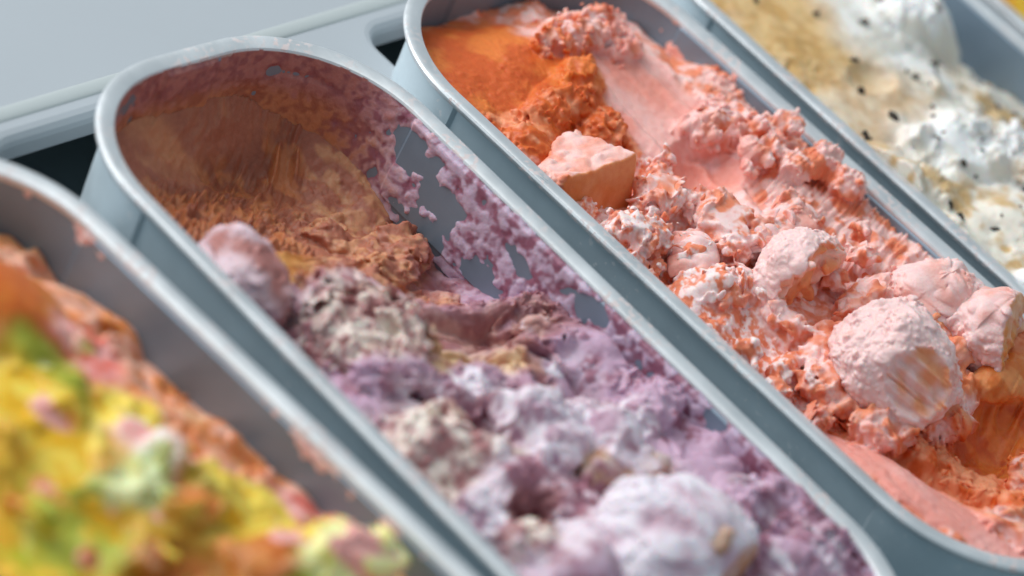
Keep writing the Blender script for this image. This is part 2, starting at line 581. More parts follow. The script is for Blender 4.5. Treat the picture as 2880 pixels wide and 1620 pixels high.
def ball(k, c, r, seed, cols, cuts=(), rough=0.5, sp=0.48, lobes=1.7, flat=1.0):
    """a lump of ice cream (pan frame mm): noisy ellipsoid, sliced by rough or smooth faces.
    cuts: (normal, offset, depth of relief, streak, colours)"""
    c, r = np.array(c, float), np.array(r, float)
    lo, hi = -(r + 6), r + 6
    sh = tuple(((hi - lo) / sp).astype(int) + 1)
    g = [lo[i] + np.arange(sh[i]) * sp for i in range(3)]
    X, Y, Z = np.meshgrid(*g, indexing='ij')
    q = np.sqrt((X / r[0]) ** 2 + (Y / r[1]) ** 2 + (Z / r[2]) ** 2)
    F = (q - 1) * r.min()
    n0 = gnoise(sh, sp, 14, seed)
    n1 = gnoise(sh, sp, 7, seed + 1)
    n2 = gnoise(sh, sp, 3.4, seed + 2)
    n3 = gnoise(sh, sp, 1.7, seed + 3)
    sm = sstep(-0.3, 0.9, n0 + 0.3)          # some flanks rough, some smooth
    F -= n0 * 1.1 * lobes + n1 * 0.5 * lobes
    F -= rough * (0.25 + sm) * ((np.abs(n1) - .6) * 1.6 + (np.abs(n2) - .6) * 1.5 + n3 * 0.35)
    F += np.clip(-n1 * .4 - n2 - 1.3, 0, None) * 2.4 * rough
    n4 = gnoise(sh, sp, 1.25, seed + 4)
    az = np.arctan2(Y, X)
    F -= (np.abs(tile2(Z / 2.6 + n0 * .8 + seed, az * 2.2 + n1 * .2)) - .6) * 1.9 * rough * sstep(-.2, .7, n1 * .5 - n0)
    F -= (np.abs(n4) - .6) * .75 * (.4 + rough) * sstep(-.9, .5, n0 - n1 * .5)
    F += np.clip(n3 * .8 + n4 * .6 - 1.5, 0, None) * .9
    masks = []
    for cut in cuts:
        nrm, off, rl, stv, cc = cut[:5]
        lip = cut[5] if len(cut) > 5 else None
        nv = Vector(nrm).normalized()
        D = X * nv.x + Y * nv.y + Z * nv.z - off
        U = nv.orthogonal().normalized()
        W = nv.cross(U)
        uu, vv = X * U.x + Y * U.y + Z * U.z, X * W.x + Y * W.y + Z * W.z
        D = D - rl * ((np.abs(n1) - .6) * 1.5 + (np.abs(n2) - .6) * 1.5 + n3 * .4) - n0 * 0.8
        if stv:
            D = D - stv * (np.abs(tile2(uu / 2.2 + vv * 0.06 + seed, vv / 22.0 + seed)) - .6) * 1.6
        if lip:
            rho = np.hypot(uu - lip[2], vv)
            D = D - lip[1] * np.exp(-((rho - lip[0]) / 2.6) ** 2)
        masks.append((D - F, cc))
        h = np.clip(0.5 + 0.5 * (D - F) / 1.6, 0, 1)
        F = F * (1 - h) + D * h + 1.6 * h * (1 - h)
    V, Q = marching(F, lo, (sp, sp, sp))
    fi = ((V - lo) / sp).astype(int)
    ii = tuple(np.clip(fi[:, a], 0, sh[a] - 1) for a in range(3))
    m = sstep(-0.7, 0.9, n1[ii] * .5 + n2[ii] * .45 + n0[ii] * .4 + cols[2])[:, None]
    C = np.array(cols[0])[None] * (1 - m) + np.array(cols[1])[None] * m
    for md, cc in masks:
        w = sstep(-0.6, 1.0, md[ii])[:, None]
        mm = sstep(-0.8, 0.9, n2[ii] * .7 + n1[ii] * .5 + cc[2])[:, None]
        C = C * (1 - w) + (np.array(cc[0])[None] * (1 - mm) + np.array(cc[1])[None] * mm) * w
    return V, Q, np.clip(C, 0, 1)


def add_ball(k, name, label, cat, c, r, seed, cols, group=None, parent=None, mat=None, **kw):
    V, Q, C = ball(k, c, r, seed, cols, **kw)
    me = np_mesh(name, V, Q, C)
    loc, w = pan_xform(k)
    o = link(name, me, mat or ICE)
    p = Matrix.Rotation(w, 4, 'Z') @ Vector((c[0] * MM, c[1] * MM, c[2] * MM))
    o.location = (loc[0] + p.x, loc[1] + p.y, p.z)
    o.rotation_euler = (0, 0, w)
    if parent is None: tag(o, label, cat, group)
    return o


def add_fill(k, name, label, mat, *a, **kw):
    V, Q, C = fill(k, *a, **kw)
    loc, w = pan_xform(k)
    o = link(name, np_mesh(name, V, Q, C), mat, None, loc, w)
    tag(o, label, "ice cream", "ice cream filling the pans")
    print(k, len(V), len(Q), round(time.time() - T0, 1))
    return o


# ---------------------------------------------------------------- pan C: pink and orange
ORANGE = ((0.62, 0.11, 0.018), (0.74, 0.19, 0.035))
ORANGE2 = ((0.68, 0.13, 0.022), (0.84, 0.32, 0.16))
PINK = ((0.80, 0.25, 0.13), (0.91, 0.58, 0.53))
PINKS = ((0.82, 0.33, 0.26), (0.88, 0.49, 0.44))
PALE = ((0.86, 0.42, 0.35), (0.92, 0.63, 0.60))
ctrl_C = [(-75, -20, -16), (0, -8, -26), (70, -30, -22), (-60, -60, -10), (-10, -45, -8), (35, -50, -10), (76, -90, -11),
          (-60, -100, -14), (-20, -95, -16), (40, -95, -10), (76, -140, -5), (-60, -140, -18), (0, -140, -17), (40, -150, -8),
          (76, -200, -4), (-62, -190, -17), (-15, -185, -16), (40, -200, -8), (-66, -235, -22), (-20, -230, -18), (30, -240, -9),
          (76, -260, -4), (-64, -275, -17), (0, -275, -14), (50, -290, -8), (-66, -310, -6), (-66, -345, -4), (-20, -320, -15),
          (25, -312, -22), (60, -330, -14), (0, -350, -9), (40, -360, -9), (-40, -370, -6), (0, -380, -8)]
bumps_C = [
    dict(c=(26, -42), r=(18, 9), a=-20, h=9, e=.5, w=1.2),
    dict(c=(-26, -78), r=(20, 7), a=25, h=4, w=1),
    dict(c=(20, -134), r=(18, 18), a=10, h=-11, e=.9, w=.4),
    dict(c=(38, -118), r=(14, 8), a=-40, h=6, w=1.1),
    dict(c=(-12, -152), r=(14, 11), h=8, w=1),
    dict(c=(-40, -150), r=(16, 8), a=30, h=5, w=1.2),
    dict(c=(14, -172), r=(26, 6), a=62, h=7, w=1.2),
    dict(c=(-38, -196), r=(14, 12), h=6, w=1.2),
    dict(c=(-64, -226), r=(6, 22), h=-12, w=1),
    dict(c=(-60, -262), r=(10, 8), h=-13, w=1),
    dict(c=(26, -308), r=(34, 22), h=-7, e=1, w=.5),
    dict(c=(-30, -318), r=(8, 34), a=14, h=-7, w=1.2), dict(c=(-53, -322), r=(14, 62), a=6, h=3, w=.5),
    dict(c=(10, -340), r=(14, 9), h=4, w=1.2),
    dict(c=(36, -232), r=(16, 9), a=-30, h=5, w=1.3),
]
zones_C = [
    dict(c=(0, -150), r=(85, 70), rough=.75, big=.9, col=(PINK[0], (0.93, 0.68, 0.65)), mix=.5, cs=3, cr=.8),
    dict(c=(-48, -205), r=(30, 75), rough=1.1, col=(PINK[0], (0.94, 0.74, 0.72)), mix=.5, cs=2.2, cr=.9),
    dict(c=(52, -205), r=(32, 85), rough=.26, big=.5, col=PINK, mix=.6, streak=[(.8, 18, 3.0, 26), (.6, 12, 1.5, 14)], cs=6),
    dict(c=(-34, -60), r=(54, 50), rough=.14, big=.25, col=ORANGE, mix=.5, cs=16, cr=.1, soft=.2),
    dict(c=(-50, -88), r=(34, 14), a=-15, rough=.62, col=ORANGE2, mix=.35),
    dict(c=(-8, -98), r=(24, 14), a=-10, rough=.7, col=ORANGE2, mix=.4),
    dict(c=(26, -40), r=(26, 18), rough=.75, col=PINK, mix=.5),
    dict(c=(28, -100), r=(25, 48), a=-8, rough=.05, big=.12, col=PINKS, mix=.55, cs=26, cr=.05, soft=.12, streak=[(.5, 92, 5, 90)]),
    dict(c=(20, -134), r=(17, 18), rough=.05, big=.1, col=PINKS, mix=.25, cs=20, cr=.05, soft=.2, streak=[(.8, 80, 4, 40)]),
    dict(c=(40, -122), r=(16, 10), a=-40, rough=.8, col=PALE, mix=.6),
    dict(c=(14, -172), r=(26, 9), a=62, rough=.55, col=PALE, mix=.6),
    dict(c=(10, -305), r=(75, 60), rough=.75, col=ORANGE2, mix=.75),
    dict(c=(-53, -322), r=(15, 62), a=6, rough=.06, big=.06, col=((0.84, 0.34, 0.28), (0.87, 0.42, 0.37)), mix=.5, cs=24, cr=.05, soft=.12, streak=[(.35, 80, 4, 60)]),
    dict(c=(36, -306), r=(34, 20), a=10, rough=.12, big=.1, col=ORANGE, mix=.6, soft=.15, streak=[(1.1, 20, 3, 14)]),
]
base_C = dict(rough=.75, big=.9, col=PINK, mix=.5)
PL_ = (PINK[0], PALE[1], .5)
OL_ = (ORANGE2[0], ORANGE2[1], .3)
TG_ = ((0.72, 0.20, 0.04), (0.84, 0.34, 0.12), .5)
lumps_C = [((21, -52, -5), (21, 9, 9), 1.4, PL_), ((36, -64, -8), (9, 8, 7), 1.2, PL_), ((44, -121, -8), (18, 10, 9), 1.3, PL_),
           ((-6, -166, -9), (13, 14, 11), .8, PL_), ((-20, -144, -12), (13, 9, 10), 1.3, PL_), ((-50, -156, -13), (13, 11, 8), 1.6, PL_),
           ((24, -230, -8), (14, 11, 9), 1.4, PL_), ((12, -182, -10), (28, 7, 10), 1.1, PL_), ((-28, -84, -9), (17, 8, 7), .9, OL_),
           ((-52, -92, -12), (10, 8, 7), .7, OL_), ((2, -72, -10), (11, 9, 8), 1.0, OL_), ((-12, -100, -12), (10, 8, 7), 1., OL_),
           ((6, -206, -12), (14, 9, 8), 1.2, PL_), ((-36, -196, -12), (12, 10, 8), 1.4, PL_), ((14, -334, -10), (14, 9, 7), 1.2, PL_),
           ((-28, -352, -8), (14, 12, 6), 1.1, PL_), ((28, -352, -9), (16, 9, 7), 1.2, PL_),
           ((46, -290, -8), (20, 10, 8), .25, TG_), ((60, -300, -8), (14, 8, 7), .3, TG_), ((20, -284, -12), (12, 10, 9), .8, OL_),
           ((-30, -284, -11), (16, 10, 8), 1.2, PL_), ((-34, -256, -12), (10, 14, 8), 1.2, PL_), ((-12, -240, -10), (20, 8, 8), 1.3, PL_),
           ((8, -292, -14), (16, 8, 8), 1.2, PL_), ((20, -252, -8), (10, 14, 9), 1.2, PL_), ((-26, -218, -12), (8, 14, 9), 1.3, PL_), ((10, -232, -10), (12, 8, 9), 1.2, PL_),
           ((-4, -240, -14), (14, 8, 9), 1.0, OL_), ((32, -266, -6), (10, 12, 9), 1.2, PL_)]
_r = np.random.default_rng(77)
for _ in range(65):
    x, y = _r.uniform(-70, 70), _r.uniform(-350, -130)
    if y < -275 and (x < -32 or x > 0): continue
    rr = _r.uniform(2.2, 6.0)
    q = np.array([-20 + .16 * (x + 70) + _r.uniform(-2, 5)])
    lumps_C.append(((x, y, float(q[0])), (rr * _r.uniform(.8, 1.7), rr * _r.uniform(.8, 1.4), rr), 1.2, PL_ if _r.uniform() < .55 else None))
fill_C = add_fill('C', "ice_cream_fill", "pink ice cream with smooth orange patches, torn and crumbly across its pan", ICE,
         ctrl_C, bumps_C, zones_C, (-78, 78, -377, -4), 0.53, (-16, 17), 100, base_C, lumps=lumps_C, join=3.0)

add_ball('C', "ice_cream_ball", "pale pink ball with a smooth white crown and torn orange face below it", "ice cream ball",
         (-6, -214, -5), (24, 21, 22), 21, (PALE[0], PALE[1], .8), "pink balls on the ice cream", rough=.3,
         cuts=[((.05, -.93, .1), 1, 1.9, 0, ((0.84, 0.30, 0.12), (0.92, 0.55, 0.45), -.1))])
add_ball('C', "ice_cream_ball", "round pink ball with a streaked cut face and curled lip", "ice cream ball",
         (-11, -268, -1), (26, 28, 24), 31, (PALE[0], PALE[1], .7), "pink balls on the ice cream", rough=.45,
         cuts=[((-.5, -.68, .5), 20, .25, 1.3, ((0.86, 0.36, 0.18), PALE[1], .15), (16, 2.8, -1))])
add_ball('C', "ice_cream_ball", "small lumpy pink ball between the streaked ball and the right rim", "ice cream ball",
         (44, -247, -3), (23, 20, 21), 41, (PALE[0], PALE[1], .7), "pink balls on the ice cream", rough=.45)
add_ball('C', "ice_cream_ball", "pink ball with a glossy orange side at the right edge", "ice cream ball",
         (53, -273, 4), (20, 21, 21), 44, (PALE[0], PALE[1], .7), "pink balls on the ice cream", rough=.5,
         cuts=[((.31, -.84, .3), 8, .5, .3, ((0.80, 0.30, 0.08), (0.90, 0.48, 0.30), 0.1))])
add_ball('C', "ice_cream_chunk", "blocky pink chunk with a smooth orange cut side beside the left rim", "ice cream chunk",
         (-43, -122, -10), (25, 24, 20), 51, (PINK[0], PINK[1], .2), rough=.4,
         cuts=[((-.12, -.82, .28), 7, .08, 0, ((0.76, 0.22, 0.06), (0.82, 0.30, 0.12), 0.2)), ((-.1, .3, .9), 9, .6, 0, ((0.84, 0.36, 0.27), PINK[1], -.1)), ((.95, .1, .1), 15, .2, 0, (ORANGE2[1], PINK[1], 0))])


def curl(parent, c, L, r, a0, a1, rot, th, seed, cols, name="curl", sp=0.7):
    """a torn, curled sheet: length L along local x, bent round an arc, ragged at its free edge."""
    nu, nv = int(L / sp) + 1, max(6, int(r * math.radians(a1 - a0) / sp) + 1)
    g = [gnoise((nu, nv), sp, cc, seed + i) for i, cc in enumerate((12, 5, 2.2))]
    ragged = gnoise((nu, 4), sp, 4.5, seed + 5)[:, :1] * 7 + gnoise((nu, 4), sp, 12, seed + 6)[:, :1] * 9
    u = np.linspace(-L / 2, L / 2, nu)[:, None] * np.ones((1, nv))
    v = np.linspace(0, 1, nv)[None, :] * np.ones((nu, 1))
    taper = np.clip(1.0 - (2 * np.abs(u) / L) ** 4 * 0.55, .2, 1)
    a = np.radians(a0 + (a1 - a0 + ragged) * v * taper)
    rr = r * (1 + 0.08 * g[0]) + np.abs(g[1]) * 1.6 + np.abs(g[2]) * .8
    t = th * (1.0 - 0.75 * v ** 3) * np.clip(1.3 - (2 * np.abs(u) / L) ** 6, .25, 1) + g[2] * .25

    def sheet(R_):
        return np.stack([u + g[0] * .8, R_ * np.cos(a), R_ * np.sin(a) * taper ** .3], -1).reshape(-1, 3)
    top, bot = sheet(rr + t), sheet(rr)
    n = nu * nv
    I = np.arange(n).reshape(nu, nv)
    q = np.stack([I[:-1, :-1], I[1:, :-1], I[1:, 1:], I[:-1, 1:]], -1).reshape(-1, 4)
    rim = np.concatenate([I[:, 0], I[-1, 1:], I[::-1, -1][1:], I[0, ::-1][1:-1]])
    rn = np.roll(rim, -1)
    side = np.stack([rim, rim + n, rn + n, rn], 1)
    Q = np.vstack([q, q[:, ::-1] + n, side])
    V = np.vstack([top, bot])
    m = sstep(-.8, .8, g[1] + g[2] * .6 + cols[2]).reshape(-1)
    m = np.concatenate([m, m * .4])[:, None]
    C = np.array(cols[0])[None] * (1 - m) + np.array(cols[1])[None] * m
    o = link(name, np_mesh(name, V, Q, C), ICE, parent)
    o.location = [q_ * MM for q_ in c]
    o.rotation_euler = [math.radians(x) for x in rot]
    return o


def lump(parent, c, r, seed, cols, name="lump", mat=None, **kw):
    V, Q, C = ball(None, c, r, seed, cols, **kw)
    o = link(name, np_mesh(name, V, Q, C), mat or ICE, parent)
    o.location = [q_ * MM for q_ in c]
    return o


curl(fill_C, (18, -188, -18), 52, 14, 10, 118, (0, 0, 17), 4.0, 311, (PALE[0], PALE[1], .5))
curl(fill_C, (30, -60, -14), 26, 9, 10, 120, (0, 0, -30), 3, 312, (PINK[0], PALE[1], .2))
curl(fill_C, (-30, -178, -20), 28, 9, 20, 125, (0, 0, 40), 3, 313, (PALE[0], PALE[1], .2))

# ---------------------------------------------------------------- pan B: brown and lilac
BROWN = ((0.34, 0.11, 0.06), (0.50, 0.18, 0.075))
BROWNO = ((0.46, 0.165, 0.095), (0.62, 0.26, 0.13))
TAN = ((0.44, 0.16, 0.10), (0.62, 0.30, 0.16))
MAUVE = ((0.22, 0.075, 0.085), (0.36, 0.16, 0.17))
LILAC = ((0.34, 0.14, 0.20), (0.58, 0.38, 0.50))
LILW = ((0.38, 0.17, 0.22), (0.78, 0.66, 0.72))
CREAM = ((0.42, 0.19, 0.19), (0.88, 0.77, 0.68))
ctrl_B = [(-70, -20, -22), (0, -6, -18), (40, -8, -20), (70, -34, -30), (0, -26, -44), (45, -30, -46), (-50, -40, -34), (0, -60, -40),
          (45, -60, -50), (76, -70, -44), (-60, -90, -22), (-10, -95, -30), (40, -95, -50), (76, -110, -50), (-60, -130, -18),
          (-15, -135, -24), (30, -130, -35), (76, -140, -38), (-62, -170, -16), (-20, -175, -22), (30, -175, -26), (76, -180, -20),
          (-62, -215, -14), (-10, -215, -18), (40, -215, -22), (76, -225, -12), (-60, -255, -10), (0, -255, -13), (50, -255, -14), (76, -265, -10),
          (-60, -300, -8), (0, -300, -10), (50, -300, -9), (76, -310, -7), (0, -345, -7), (60, -345, -6), (-50, -345, -7), (0, -380, -7)]
bumps_B = [
    dict(c=(22, -30), r=(20, 14), h=-7, e=.9, w=.4),
    dict(c=(-28, -150), r=(24, 18), a=-30, h=12, w=1),
    dict(c=(46, -146), r=(32, 8), a=-20, h=11, e=.6, w=1.3),
    dict(c=(40, -160), r=(22, 12), a=-25, h=-5, e=1),
    dict(c=(30, -190), r=(6, 24), a=20, h=9, w=1),
    dict(c=(-48, -205), r=(20, 16), h=7, w=1),
    dict(c=(-18, -204), r=(14, 12), h=-16, w=1),
    dict(c=(2, -222), r=(17, 14), h=11, w=1),
    dict(c=(24, -240), r=(13, 12), h=9, w=1),
    dict(c=(-38, -238), r=(22, 7), a=20, h=10, w=.8),
    dict(c=(-38, -253), r=(16, 9), a=20, h=-12, w=.8),
    dict(c=(52, -225), r=(18, 26), h=6, w=1),
    dict(c=(-40, -290), r=(18, 20), h=5, w=1.2),
    dict(c=(50, -320), r=(18, 14), h=6, w=1.2),
    dict(c=(52, -285), r=(16, 14), h=4, w=1.2),
]
zones_B = [
    dict(c=(0, -235), r=(95, 110), rough=.6, big=1.1, col=LILAC, mix=.55, cs=11),
    dict(c=(-20, -240), r=(62, 55), rough=.6, big=1.2, col=LILW, mix=.5, cs=12),
    dict(c=(10, -50), r=(95, 75), rough=.4, col=TAN, mix=.25),
    dict(c=(25, -8), r=(62, 22), rough=.05, big=.1, col=BROWNO, mix=.6, cs=18, cr=.1, streak=[(.6, 5, 5, 60), (.45, 34, 1.8, 9)], soft=.3),
    dict(c=(30, -36), r=(30, 16), rough=.08, col=BROWN, mix=.5, soft=.2, streak=[(.9, 38, 2.2, 12)]),
    dict(c=(-12, -66), r=(54, 32), a=-15, rough=.14, big=.05, col=BROWN, mix=.6, soft=.2, streak=[(1.5, 34, 2.2, 8), (.8, 30, 1.3, 5)]),
    dict(c=(-18, -104), r=(20, 16), rough=.45, col=((0.44, 0.16, 0.03), (0.58, 0.28, 0.08)), mix=.6),
    dict(c=(45, -82), r=(34, 22), rough=.6, col=TAN, mix=.35),
    dict(c=(20, -118), r=(34, 18), a=-20, rough=.5, col=TAN, mix=.5, streak=[(1.2, -20, 3, 20)]),
    dict(c=(40, -162), r=(36, 18), a=-20, rough=.35, big=.3, col=((0.34, 0.14, 0.14), (0.56, 0.32, 0.28)), mix=.45, soft=.35, streak=[(.8, -30, 2.4, 12), (.5, -20, 1.4, 6)]),
    dict(c=(5, -175), r=(26, 12), a=-25, rough=.55, col=((0.50, 0.24, 0.14), (0.75, 0.52, 0.30)), mix=.5, streak=[(1.2, -35, 3, 26)]),
    dict(c=(-30, -152), r=(27, 21), a=-30, rough=.95, col=CREAM, mix=.55, cs=4),
    dict(c=(-50, -208), r=(24, 20), rough=.6, col=CREAM, mix=.6, cs=8),
    dict(c=(-38, -250), r=(18, 8), a=20, rough=.15, col=MAUVE, mix=.5),
    dict(c=(3, -222), r=(20, 17), rough=.6, col=LILW, mix=.95, cs=8),
    dict(c=(24, -240), r=(15, 14), rough=.7, col=LILW, mix=.9),
    dict(c=(60, -228), r=(18, 30), rough=.35, col=LILAC, mix=.75, streak=[(.8, 60, 4, 20)]),
]
LW = ((0.50, 0.31, 0.40), (0.86, 0.78, 0.84), .6)
CR = (CREAM[0], CREAM[1], .55)
TN = (TAN[0], TAN[1], .4)
NT = ((0.50, 0.26, 0.14), (0.76, 0.56, 0.40), .5)
lumps_B = [((-2, -214, -6), (14, 13, 11), .9, LW), ((-3, -233, -8), (11, 9, 9), .7, LW), ((22, -236, -5), (12, 10, 10), .6, LW), ((10, -225, -9), (13, 9, 9), 1., LW),
           ((-42, -207, -13), (18, 14, 10), .8, CR), ((-27, -222, -12), (11, 9, 10), .6, CR), ((-26, -147, -18), (20, 27, 14), 2.4, CR), ((-50, -262, -8), (11, 10, 9), .8, CR),
           ((-57, -246, -9), (9, 9, 8), .7, LW), ((60, -198, -19), (14, 17, 7), .15, (LILAC[0], (0.62, 0.47, 0.57), .7)), ((52, -288, -10), (14, 12, 9), 1.2, LW),
           ((38, -318, -8), (12, 10, 8), 1.1, LW), ((60, -318, -7), (10, 12, 8), 1.1, LW), ((62, -160, -32), (14, 10, 12), .8, (MAUVE[0], LILAC[1], .3)),
           ((48, -232, -12), (13, 9, 7), 1.2, LW), ((-2, -188, -17), (15, 9, 8), 1.4, LW), ((-34, -172, -16), (14, 10, 8), 1.2, LW), ((20, -200, -18), (10, 8, 8), 1.0, (MAUVE[0], LILAC[1], .3)),
           ((50, -96, -46), (20, 14, 12), 1.0, TN), ((30, -110, -40), (14, 10, 10), 1.0, TN), ((36, -78, -48), (12, 9, 9), .8, TN), ((5, -122, -32), (14, 10, 9), 1.0, TN),
           ((7, -247, -9), (8, 6, 6), .8, NT), ((28, -257, -9), (9, 7, 7), .9, NT), ((18, -254, -10), (7, 7, 5), .8, NT)]
_r = np.random.default_rng(78)
for _ in range(45):
    x, y = _r.uniform(-60, 70), _r.uniform(-340, -165)
    rr = _r.uniform(2.2, 6.5)
    lumps_B.append(((x, y, -22 + (-165 - y) * .09 + _r.uniform(-2, 5)), (rr * _r.uniform(.8, 1.7), rr * _r.uniform(.8, 1.4), rr), 1.0, LW if _r.uniform() < .2 else None))
base_B = dict(rough=.75, big=.9, col=LILAC, mix=.55)
fill_B = add_fill('B', "ice_cream_fill", "brown ice cream turning lilac and white, deeply scooped out at its far end", ICE,
         ctrl_B, bumps_B, zones_B, (-77, 77, -377, -4), 0.6, (-16, 19), 200, base_B, lumps=lumps_B, join=6.0, lob=2.6)
add_ball('B', "ice_cream_ball", "large pale lilac ball with an amber spot at the bottom edge", "ice cream ball",
         (-3, -294, -5), (32, 30, 27), 61, ((0.64, 0.44, 0.52), (0.86, 0.78, 0.84), .7), rough=.35, lobes=1.6,
         cuts=[((.25, -.9, .05), 24, .5, 0, ((0.62, 0.30, 0.14), (0.80, 0.60, 0.55), 0))])
add_ball('B', "ice_cream_lump", "smooth pinkish lump against the left rim above the brown hollow", "ice cream lump",
         (-55, -109, -11), (14, 25, 15), 71, ((0.42, 0.17, 0.15), (0.70, 0.52, 0.56), .35), rough=.4, lobes=2.0)
lump(fill_B, (-3, -308, 14.5), (10, 9, 5), 431, ((0.56, 0.30, 0.17), (0.70, 0.46, 0.34), .2), name="amber_spot", rough=.4, sp=.6)

# ---------------------------------------------------------------- pan A: many colours
YEL = ((0.78, 0.44, 0.012), (0.86, 0.64, 0.09))
GRN = ((0.32, 0.33, 0.015), (0.48, 0.50, 0.06))
ORA = ((0.62, 0.16, 0.02), (0.78, 0.30, 0.07))
PNK = ((0.72, 0.13, 0.09), (0.86, 0.42, 0.38))
PEACH = ((0.74, 0.25, 0.08), (0.88, 0.50, 0.28))
ctrl_A = [(-60, -20, -10), (0, -6, -14), (60, -30, -24), (-60, -80, 6), (0, -80, 2), (40, -80, -10), (76, -90, -30), (-60, -160, 4), (0, -160, 2),
          (40, -160, -6), (76, -160, -25), (-60, -240, 2), (0, -240, 0), (40, -240, -5), (76, -240, -20), (0, -320, -3), (70, -320, -8), (-60, -320, 0), (0, -380, -6)]
bumps_A = [dict(c=(-14, -218), r=(26, 18), h=-9, e=.8), dict(c=(10, -84), r=(36, 34), h=15, e=.8, w=.4), dict(c=(8, -160), r=(12, 18), a=-50, h=6), dict(c=(26, -226), r=(24, 18), h=7),
           dict(c=(-20, -186), r=(10, 12), h=-6), dict(c=(24, -190), r=(16, 12), h=5), dict(c=(52, -232), r=(18, 14), h=8)]
zones_A = [
    dict(c=(-48, -180), r=(46, 120), rough=.6, col=((0.46, 0.46, 0.03), (0.80, 0.46, 0.04)), mix=.5, soft=.35, cs=11),
    dict(c=(52, -160), r=(34, 120), rough=.85, col=(PEACH[0], (0.88, 0.46, 0.33)), mix=.5, cs=8),
    dict(c=(14, -84), r=(30, 36), rough=.05, big=.1, col=((0.60, 0.13, 0.012), (0.68, 0.20, 0.02)), mix=.4),
    dict(c=(26, -120), r=(16, 16), rough=.6, col=PNK, mix=.5),
    dict(c=(-2, -132), r=(15, 26), a=-20, rough=.4, col=GRN, mix=.6),
    dict(c=(-14, -146), r=(14, 34), a=-15, rough=.2, col=YEL, mix=.3),
    dict(c=(20, -150), r=(16, 14), rough=.6, col=YEL, mix=.8),
    dict(c=(14, -166), r=(9, 18), a=-30, rough=.4, col=((0.84, 0.58, 0.50), (0.88, 0.80, 0.76)), mix=.7),
    dict(c=(-4, -176), r=(14, 10), rough=.4, col=((0.50, 0.52, 0.14), (0.72, 0.78, 0.45)), mix=.7),
    dict(c=(-30, -190), r=(24, 20), rough=.5, col=(GRN[1], YEL[0]), mix=.4),
    dict(c=(2, -205), r=(26, 18), rough=.4, col=((0.50, 0.24, 0.01), (0.52, 0.32, 0.03)), mix=.4),
    dict(c=(22, -192), r=(14, 14), rough=.4, col=((0.46, 0.30, 0.03), (0.56, 0.44, 0.08)), mix=.5),
    dict(c=(36, -206), r=(16, 22), rough=.4, col=YEL, mix=.7),
    dict(c=(20, -224), r=(18, 12), rough=.4, col=ORA, mix=.4),
    dict(c=(60, -214), r=(12, 22), rough=.6, col=PNK, mix=.7),
    dict(c=(46, -240), r=(24, 16), rough=.5, col=((0.76, 0.66, 0.12), (0.86, 0.82, 0.36)), mix=.7),
    dict(c=(10, -250), r=(20, 10), rough=.5, col=GRN, mix=.5),
    dict(c=(-24, -235), r=(18, 18), rough=.5, col=ORA, mix=.3),
    dict(c=(-14, -218), r=(26, 17), rough=.2, col=((0.40, 0.17, 0.010), (0.50, 0.15, 0.02)), mix=.45, soft=.4),
]
lumps_A = []
_r = np.random.default_rng(79)
for _ in range(70):
    x, y = _r.uniform(-50, 58), _r.uniform(-260, -95)
    rr = _r.uniform(2.5, 6)
    cc = [(YEL[0], YEL[1], .6), (ORA[0], ORA[1], .6), (PEACH[0], PNK[1], .5), (GRN[1], (0.58, 0.62, 0.10), .6), ((0.80, 0.78, 0.40), (0.88, 0.86, 0.55), .6), (PEACH[0], PEACH[1], .6), None, None][_r.integers(8)]
    if x > 46: cc = [(PEACH[0], PEACH[1], .6), (ORA[0], ORA[1], .5), (PNK[0], PNK[1], .6), None][_r.integers(4)]
    z0 = 3 - (x + 20) * .17 - max(0, x - 30) * .3 + _r.uniform(-3, 3)
    lumps_A.append(((x, y, z0), (rr * _r.uniform(.8, 1.8), rr * _r.uniform(.8, 1.6), rr), .9, cc))
lumps_A += [((14, -166, 2), (8, 13, 8), .5, ((0.86, 0.62, 0.54), (0.90, 0.82, 0.78), .7)), ((-3, -178, 1), (12, 7, 6), .9, ((0.68, 0.64, 0.22), (0.78, 0.80, 0.44), .6)),
            ((46, -240, 0), (20, 14, 9), .7, ((0.80, 0.72, 0.20), (0.88, 0.86, 0.45), .7))]
base_A = dict(rough=.7, col=PEACH, mix=.5, flecks=[(12.0, 1.3, PNK[1]), (11.0, 1.35, YEL[1])])
fill_A = add_fill('A', "ice_cream_fill", "heaped mixed ice cream in blurred yellow, green, orange and pink bands", ICE,
         ctrl_A, bumps_A, zones_A, (-77, 77, -377, -4), 1.2, (-16, 18), 300, base_A, lumps=lumps_A, join=7.0, lob=2.2)

# ---------------------------------------------------------------- pan D: white and tan with dark chips
TANP = ((0.58, 0.34, 0.12), (0.72, 0.48, 0.22))
WHT = ((0.74, 0.66, 0.54), (0.88, 0.87, 0.84))
WHTS = ((0.80, 0.76, 0.68), (0.90, 0.89, 0.87))
ctrl_D = [(-60, -40, -5), (0, -20, -14), (60, -40, -22), (-60, -100, -3), (0, -100, -5), (40, -100, -12), (76, -110, -28), (-60, -160, -3),
          (0, -160, -6), (40, -170, -16), (76, -170, -26), (-60, -220, -3), (0, -220, -4), (50, -220, -10), (76, -230, -16), (-60, -280, -3), (0, -280, -3),
          (60, -280, -6), (0, -340, -4), (0, -380, -5)]
bumps_D = [dict(c=(44, -104), r=(24, 20), h=16, w=1), dict(c=(-20, -178), r=(34, 18), a=-10, h=9, w=1.2), dict(c=(-66, -262), r=(9, 14), h=9),
           dict(c=(-30, -128), r=(14, 10), h=-5)]
